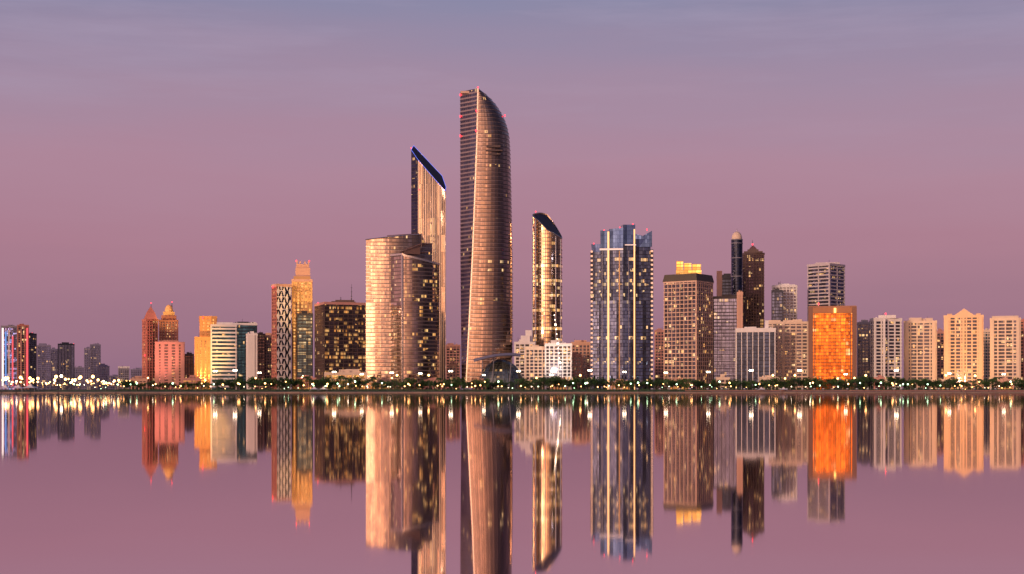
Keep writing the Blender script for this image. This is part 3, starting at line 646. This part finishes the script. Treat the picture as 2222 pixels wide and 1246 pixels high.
def leafmat(name,c):
    m,n,b=newmat(name); tc=n.n.new('ShaderNodeTexCoord').outputs['Object']
    f=n.m('MULTIPLY_ADD',n.noise(tc,.8,3),1.4,.3); n.put(b.inputs['Base Color'],n.vm('SCALE',c,scale=f)); b.inputs['Roughness'].default_value=.8; return m
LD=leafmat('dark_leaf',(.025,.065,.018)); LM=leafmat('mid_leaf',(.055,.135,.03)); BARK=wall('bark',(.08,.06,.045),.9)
def taper(m,pts,r0,r1,n=6):
    k=len(pts)-1; secs=[]
    for i,p in enumerate(pts):
        r=r0+(r1-r0)*i/k; secs.append([(p[0]+r*math.cos(2*math.pi*j/n),p[1]+r*math.sin(2*math.pi*j/n),p[2]) for j in range(n)])
    m.loft(secs)
def broad(seed):
    r=random.Random(seed); t=M(); c=M()
    taper(t,[(0,0,0),(.15,0,1.2),(.0,.1,2.6)],.34,.2)
    cl=[]
    for k in range(11):
        a=k*2.4+r.random(); d=r.uniform(.6,3.2); z=r.uniform(2.0,7.2); cl.append((d*math.cos(a),d*math.sin(a),z,r.uniform(1.1,1.9)))
        if k<6: taper(t,[(0,.1,2.2),(cl[-1][0]*.5,cl[-1][1]*.5,(z+2.2)/2),(cl[-1][0],cl[-1][1],z)],.16,.05,4)
    for (x,y,z,R) in cl:
        for i in range(40):
            d=Vector((r.gauss(0,1),r.gauss(0,1),r.gauss(0,.75))).normalized()*R*r.uniform(.55,1.1)
            p=Vector((x,y,z))+d; u=Vector((r.gauss(0,1),r.gauss(0,1),r.gauss(0,1))).normalized(); v=u.orthogonal().normalized(); s=r.uniform(.3,.55)
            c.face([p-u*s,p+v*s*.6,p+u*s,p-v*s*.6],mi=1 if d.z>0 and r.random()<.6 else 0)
    return t.mesh('trunk',[BARK]),c.mesh('crown',[LD,LM])
def palm(seed):
    r=random.Random(seed); t=M(); c=M(); H=r.uniform(7,8.5)
    taper(t,[(0,0,0),(.12,0,H*.3),(.3,.05,H*.65),(.35,.05,H)],.32,.2)
    for k in range(18):
        a=k*2*math.pi/18+r.uniform(-.15,.15); up=r.uniform(.1,1.0); L=r.uniform(2.6,3.4); prev=None
        for i in range(6):
            s=i/5; x=math.cos(a)*L*s; y=math.sin(a)*L*s; z=H+up*2.2*s-2.9*s*s
            w=.42*math.sin(math.pi*(.15+.8*s)); px,py=-math.sin(a)*w,math.cos(a)*w
            cur=((x+px+.35,y+py,z-.2),(x+.35,y,z),(x-px+.35,y-py,z-.2))
            if prev: c.face([prev[0],cur[0],cur[1],prev[1]],mi=k%2); c.face([prev[1],cur[1],cur[2],prev[2]],mi=k%2)
            prev=cur
    return t.mesh('trunk',[BARK]),c.mesh('crown',[LD,LM])
BR=[broad(i) for i in range(6)]; PA=[palm(i) for i in range(3)]
def put_tree(kind,x,y,s,rot,label,group,z=G):
    tr,cr=kind
    e=bpy.data.objects.new('palm_tree' if kind in PA else 'shade_tree',None); COL.objects.link(e)
    e.location=(x,y,z); e.scale=(s*1.1,s*1.1,s); e.rotation_euler=(0,0,rot)
    for nm,me in (('trunk',tr),('crown',cr)):
        o=bpy.data.objects.new(nm,me); o.parent=e; COL.objects.link(o)
    e['label']=label; e['category']='tree'; e['group']=group
rt=random.Random(11)
for i in range(290):
    px=270+(2240-270)*(i+rt.uniform(-.45,.45))/290
    Y=rt.uniform(1243,1290)
    X=(px-CX)/F*Y
    dens=.75+.35*math.sin(px/90.)+.2*math.sin(px/37.)
    s=rt.uniform(.75,1.35)*(.86+.28*dens)
    if px<420: s*=.75
    if rt.random()<.2: put_tree(rt.choice(PA),X,Y,s*.95,rt.uniform(0,6),'date palm standing along the waterfront lawn','palms along the waterfront')
    else: put_tree(rt.choice(BR),X,Y,s,rt.uniform(0,6),'leafy green shade tree on the waterfront lawn','shade trees along the waterfront')
m=M(); rh=random.Random(4)
for i in range(9000):
    X=-345+rh.random()*830; t=rh.random()
    Y=1222+t*21 if X<150 else 1234+t*9
    zb=1.1+(G-1.1)*max(0,(Y-1211))/30
    z=min(zb,G)+rh.random()*1.7*(.7+.4*math.sin(X/9))-.1
    u=Vector((rh.gauss(0,1),rh.gauss(0,1),rh.gauss(0,1))).normalized(); v=u.orthogonal().normalized(); s=rh.uniform(.3,.55); p=Vector((X,Y,z))
    m.face([p-u*s,p+v*s*.6,p+u*s,p-v*s*.6],mi=i%2)
o=m.obj('shrub_hedge',[LD,LM]); o['kind']='stuff'; o['label']='dense dark green shrubs along the promenade'; o['category']='shrubs'

def lampmesh(H,R,mat,arms):
    p=M(); taper(p,[(0,0,0),(0,0,H*.5),(0,0,H)],.2,.1,6); p.prism([(.45*math.cos(i*math.pi/3),.45*math.sin(i*math.pi/3)) for i in range(6)],0,.7)
    h=M()
    if arms:
        for sx in (-1,1): p.tube([(0,0,H-1),(sx*.9,0,H)],.09,4); h.ball((sx*1.0,0,H-.1),R,R*.75,10,6)
    else: h.ball((0,0,H+R*.7),R,R,10,6)
    return p.mesh('lamp_post',[DARKMETAL]),h.mesh('lamp_globe',[mat])
LK={'tall':lampmesh(17,.95,WHITEL,True),'mid':lampmesh(9,.7,WARML,False),'midw':lampmesh(9,.65,WHITEL,False),'low':lampmesh(4.2,.42,WHITEL,False),'loww':lampmesh(4.2,.55,WARML,False),'green':lampmesh(5,.55,GREENL,False),'far':lampmesh(12,1.3,WHITEL,False),'farw':lampmesh(12,1.6,WARML,False)}
def lamp(kind,X,Y,z,label,group,s=1.0):
    e=bpy.data.objects.new('street_lamp',None); COL.objects.link(e); e.location=(X,Y,z); e.scale=(s,s,s)
    for nm,me in zip(('lamp_post','lamp_globe'),LK[kind]):
        o=bpy.data.objects.new(nm,me); o.parent=e; COL.objects.link(o)
    e['label']=label; e['category']='street lamp'; e['group']=group
pl=lambda px,Y:(px-CX)/F*Y
for px in (467,510,563,725,785,850,912,978,1050,1125,1197,1280,1355,1445,1537,1630,1735,1835,1945,2060,2178):
    lamp('tall',pl(px,1238),1238,G-.3,'tall twin headed street lamp glowing white','tall lamps along the corniche',.78+(px%7)*.04)
rl=random.Random(21)
for i in range(185):
    px=120+2100*(i+rl.uniform(-1.5,1.5))/185; Y=rl.choice([1212,1222,1232,1239,1241])
    z=1.1+(G-1.1)*max(0,Y-1211)/30-.1
    k=rl.choice(['low','loww','loww','mid','green','mid'] if Y>1225 else ['green','loww','loww'])
    lamp(k,pl(px,Y),Y,z,'small glowing globe lamp beside the promenade','globe lamps along the promenade',rl.choice([.5,.6,.75,.9,1.1,1.35]))
for i in range(90):
    px=80+230*rl.random() if i<66 else 5+80*rl.random(); Y=rl.uniform(1300,1900)
    k=rl.choice(['far','farw','farw']) if rl.random()<.5 else rl.choice(['mid','midw','mid'])
    lamp(k,pl(px,Y),Y,G,'bright street lamp on the harbour road','street lamps on the harbour road',rl.uniform(.5,1.15))
def tent():
    m=M(); m.loft([[(-4,-4,2.4),(4,-4,2.4),(4,4,2.4),(-4,4,2.4)],[(-1.6,-1.6,3.3),(1.6,-1.6,3.3),(1.6,1.6,3.3),(-1.6,1.6,3.3)],[(-.1,-.1,5.2),(.1,-.1,5.2),(.1,.1,5.2),(-.1,.1,5.2)]])
    p=M()
    for sx in(-1,1):
        for sy in(-1,1): p.tube([(sx*3.8,sy*3.8,0),(sx*3.8,sy*3.8,2.5)],.12,5)
    return m.mesh('tent_roof',[WHITE]),p.mesh('tent_post',[GREY])
TT=tent()
for px,s in ((12,1.2),(40,1.2),(66,1.4),(682,.9),(702,.9),(1652,.8),(1700,.8)):
    e=bpy.data.objects.new('canopy_tent',None); COL.objects.link(e); e.location=(pl(px,1214),1214,1.1); e.scale=(s,s,s)
    for nm,me in zip(('tent_roof','tent_post'),TT):
        o=bpy.data.objects.new(nm,me); o.parent=e; COL.objects.link(o)
    e['label']='white peaked canopy tent on the shore'; e['category']='tent'; e['group']='canopy tents on the shore'
pm=M(); pm.loft([[(1.5*math.cos(i*math.pi/4),1.5*math.sin(i*math.pi/4),2.2) for i in range(8)],[(.05*math.cos(i*math.pi/4),.05*math.sin(i*math.pi/4),2.9) for i in range(8)]]); pa=pm.mesh('parasol_shade',[WHITE])
pm=M(); pm.tube([(0,0,0),(0,0,2.3)],.08,5); pb=pm.mesh('parasol_pole',[GREY])
for i in range(34):
    px=1330+860*(i+rl.uniform(-.4,.4))/34; Y=rl.uniform(1213,1217)
    e=bpy.data.objects.new('beach_parasol',None); COL.objects.link(e); e.location=(pl(px,Y),Y,1.2)
    for nm,me in (('parasol_shade',pa),('parasol_pole',pb)):
        o=bpy.data.objects.new(nm,me); o.parent=e; COL.objects.link(o)
    e['label']='pale beach parasol standing on the sand'; e['category']='parasol'; e['group']='parasols on the beach'

def spot(px,py,Y,tx,ty,tY,P,col,ang=50):
    L=bpy.data.lights.new('flood_fill_light','SPOT'); L.energy=P; L.color=col; L.spot_size=math.radians(ang); L.spot_blend=.8; L.shadow_soft_size=1.5
    o=bpy.data.objects.new('flood_fill_light',L); COL.objects.link(o)
    a=Vector((pl(px,Y),Y,(HY-py)/F*Y+CH)); t=Vector((pl(tx,tY),tY,(HY-ty)/F*tY+CH)); o.location=a; o.rotation_euler=(a-t).to_track_quat('Z','Y').to_euler()
spot(445,825,1460,447,750,1560,420000,(1,.52,.12),46)
spot(655,820,1370,656,640,1500,800000,(1,.55,.18),30)
spot(368,720,1720,368,675,1780,120000,(1,.6,.2),50)
spot(345,825,1600,348,730,1770,500000,(1,.36,.26),36)  # pink spot added to redden the spired towers
spot(2090,820,1330,2090,750,1400,170000,(1,.52,.2),80)  # orange spot added to warm the apartment tower front
spot(1205,800,1400,1205,770,1440,60000,(1,.85,.7),100)

# ============================================================ world, sun, camera
W=bpy.data.worlds.new('World'); scene.world=W; W.use_nodes=True; n=NT(W.node_tree); nt=W.node_tree
bg=nt.nodes['Background']
d=nt.nodes.new('ShaderNodeTexCoord').outputs['Generated']
sp=nt.nodes.new('ShaderNodeSeparateXYZ'); nt.links.new(d,sp.inputs[0]); z=sp.outputs[2]
cr=nt.nodes.new('ShaderNodeValToRGB'); R=cr.color_ramp
stops=[(0,(142,107,131)),(.05,(154,112,135)),(.10,(168,120,141)),(.15,(171,129,150)),(.20,(161,134,158)),(.27,(135,133,164)),(.5,(96,104,150)),(1,(55,70,120))]
R.elements[0].position=0; R.elements[0].color=lin(*stops[0][1]); R.elements[1].position=1; R.elements[1].color=lin(*stops[-1][1])
for p,c in stops[1:-1]:
    e=R.elements.new(p); e.color=lin(*c)
cl=n.noise(n.vm('MULTIPLY',d,(1.2,1.2,9)),2.2,4,.55)
zz=n.m('ADD',z,n.m('MULTIPLY',n.m('SUBTRACT',cl,.5),.07)); nt.links.new(zz,cr.inputs[0])
cl2=n.noise(n.vm('MULTIPLY',d,(1.5,1.5,14)),3.0,5,.6)
veil=n.m('MULTIPLY',n.m('MULTIPLY',n.m('SUBTRACT',cl2,.45,clamp=True),n.m('MULTIPLY',n.m('SUBTRACT',z,.15,clamp=True),9.0,clamp=True)),1.3)
base=n.mix(veil,cr.outputs[0],lin(180,164,190))
sa=math.radians(30); sd=(-math.sin(sa),-math.cos(sa),0)
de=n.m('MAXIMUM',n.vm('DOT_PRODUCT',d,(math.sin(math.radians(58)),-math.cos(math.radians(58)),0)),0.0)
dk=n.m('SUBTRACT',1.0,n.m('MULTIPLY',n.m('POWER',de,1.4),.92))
base=n.mix(dk,lin(26,34,68),base)  # dark navy area added to the unseen sky to darken glass reflections
dt=n.m('MAXIMUM',n.vm('DOT_PRODUCT',d,sd),0.0)
st=n.noise(n.vm('MULTIPLY',d,(11,11,3.0)),1.0,5,.7)
gw=n.m('MULTIPLY',n.m('POWER',dt,6.0),n.m('MULTIPLY_ADD',n.m('SUBTRACT',st,.5),9.0,1.0)); gw=n.m('MAXIMUM',gw,0.0)
el=n.m('POWER',2.718,n.m('MULTIPLY',n.m('ABSOLUTE',z),-3.0))
hz=n.m('MULTIPLY_ADD',n.m('MULTIPLY',z,20.0,clamp=True),.76,.24)
gl1=n.vm('SCALE',(3.8,1.9,.92),scale=n.m('MULTIPLY',n.m('MULTIPLY',gw,el),hz))  # unseen glow's patches and low dimming are shaped for facade reflections
gl2=n.vm('SCALE',(.38,.21,.13),scale=n.m('MULTIPLY',n.m('POWER',dt,1.5),el))
sky=nt.nodes.new('ShaderNodeTexSky'); sky.sky_type='NISHITA'; sky.sun_disc=False; sky.sun_elevation=math.radians(3); sky.sun_rotation=math.atan2(sd[0],sd[1])%(2*math.pi)
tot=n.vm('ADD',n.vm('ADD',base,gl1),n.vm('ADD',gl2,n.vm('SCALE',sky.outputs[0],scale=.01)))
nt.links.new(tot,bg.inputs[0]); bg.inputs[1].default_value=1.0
S=bpy.data.lights.new('sun','SUN'); S.energy=1.8; S.angle=math.radians(5); S.color=(1,.62,.42)
so=bpy.data.objects.new('sun',S); COL.objects.link(so); ds=Vector((-math.sin(math.radians(40)),-math.cos(math.radians(40)),math.tan(math.radians(7)))).normalized(); so.rotation_euler=ds.to_track_quat('Z','Y').to_euler()
c=bpy.data.cameras.new('camera'); co=bpy.data.objects.new('camera',c); COL.objects.link(co); co.location=(0,0,CH); co.rotation_euler=(math.radians(90),0,0)
c.sensor_width=36; c.lens=36*F/2222; c.shift_y=(HY-623)/2222; c.clip_end=60000; c.clip_start=.5
scene.camera=co
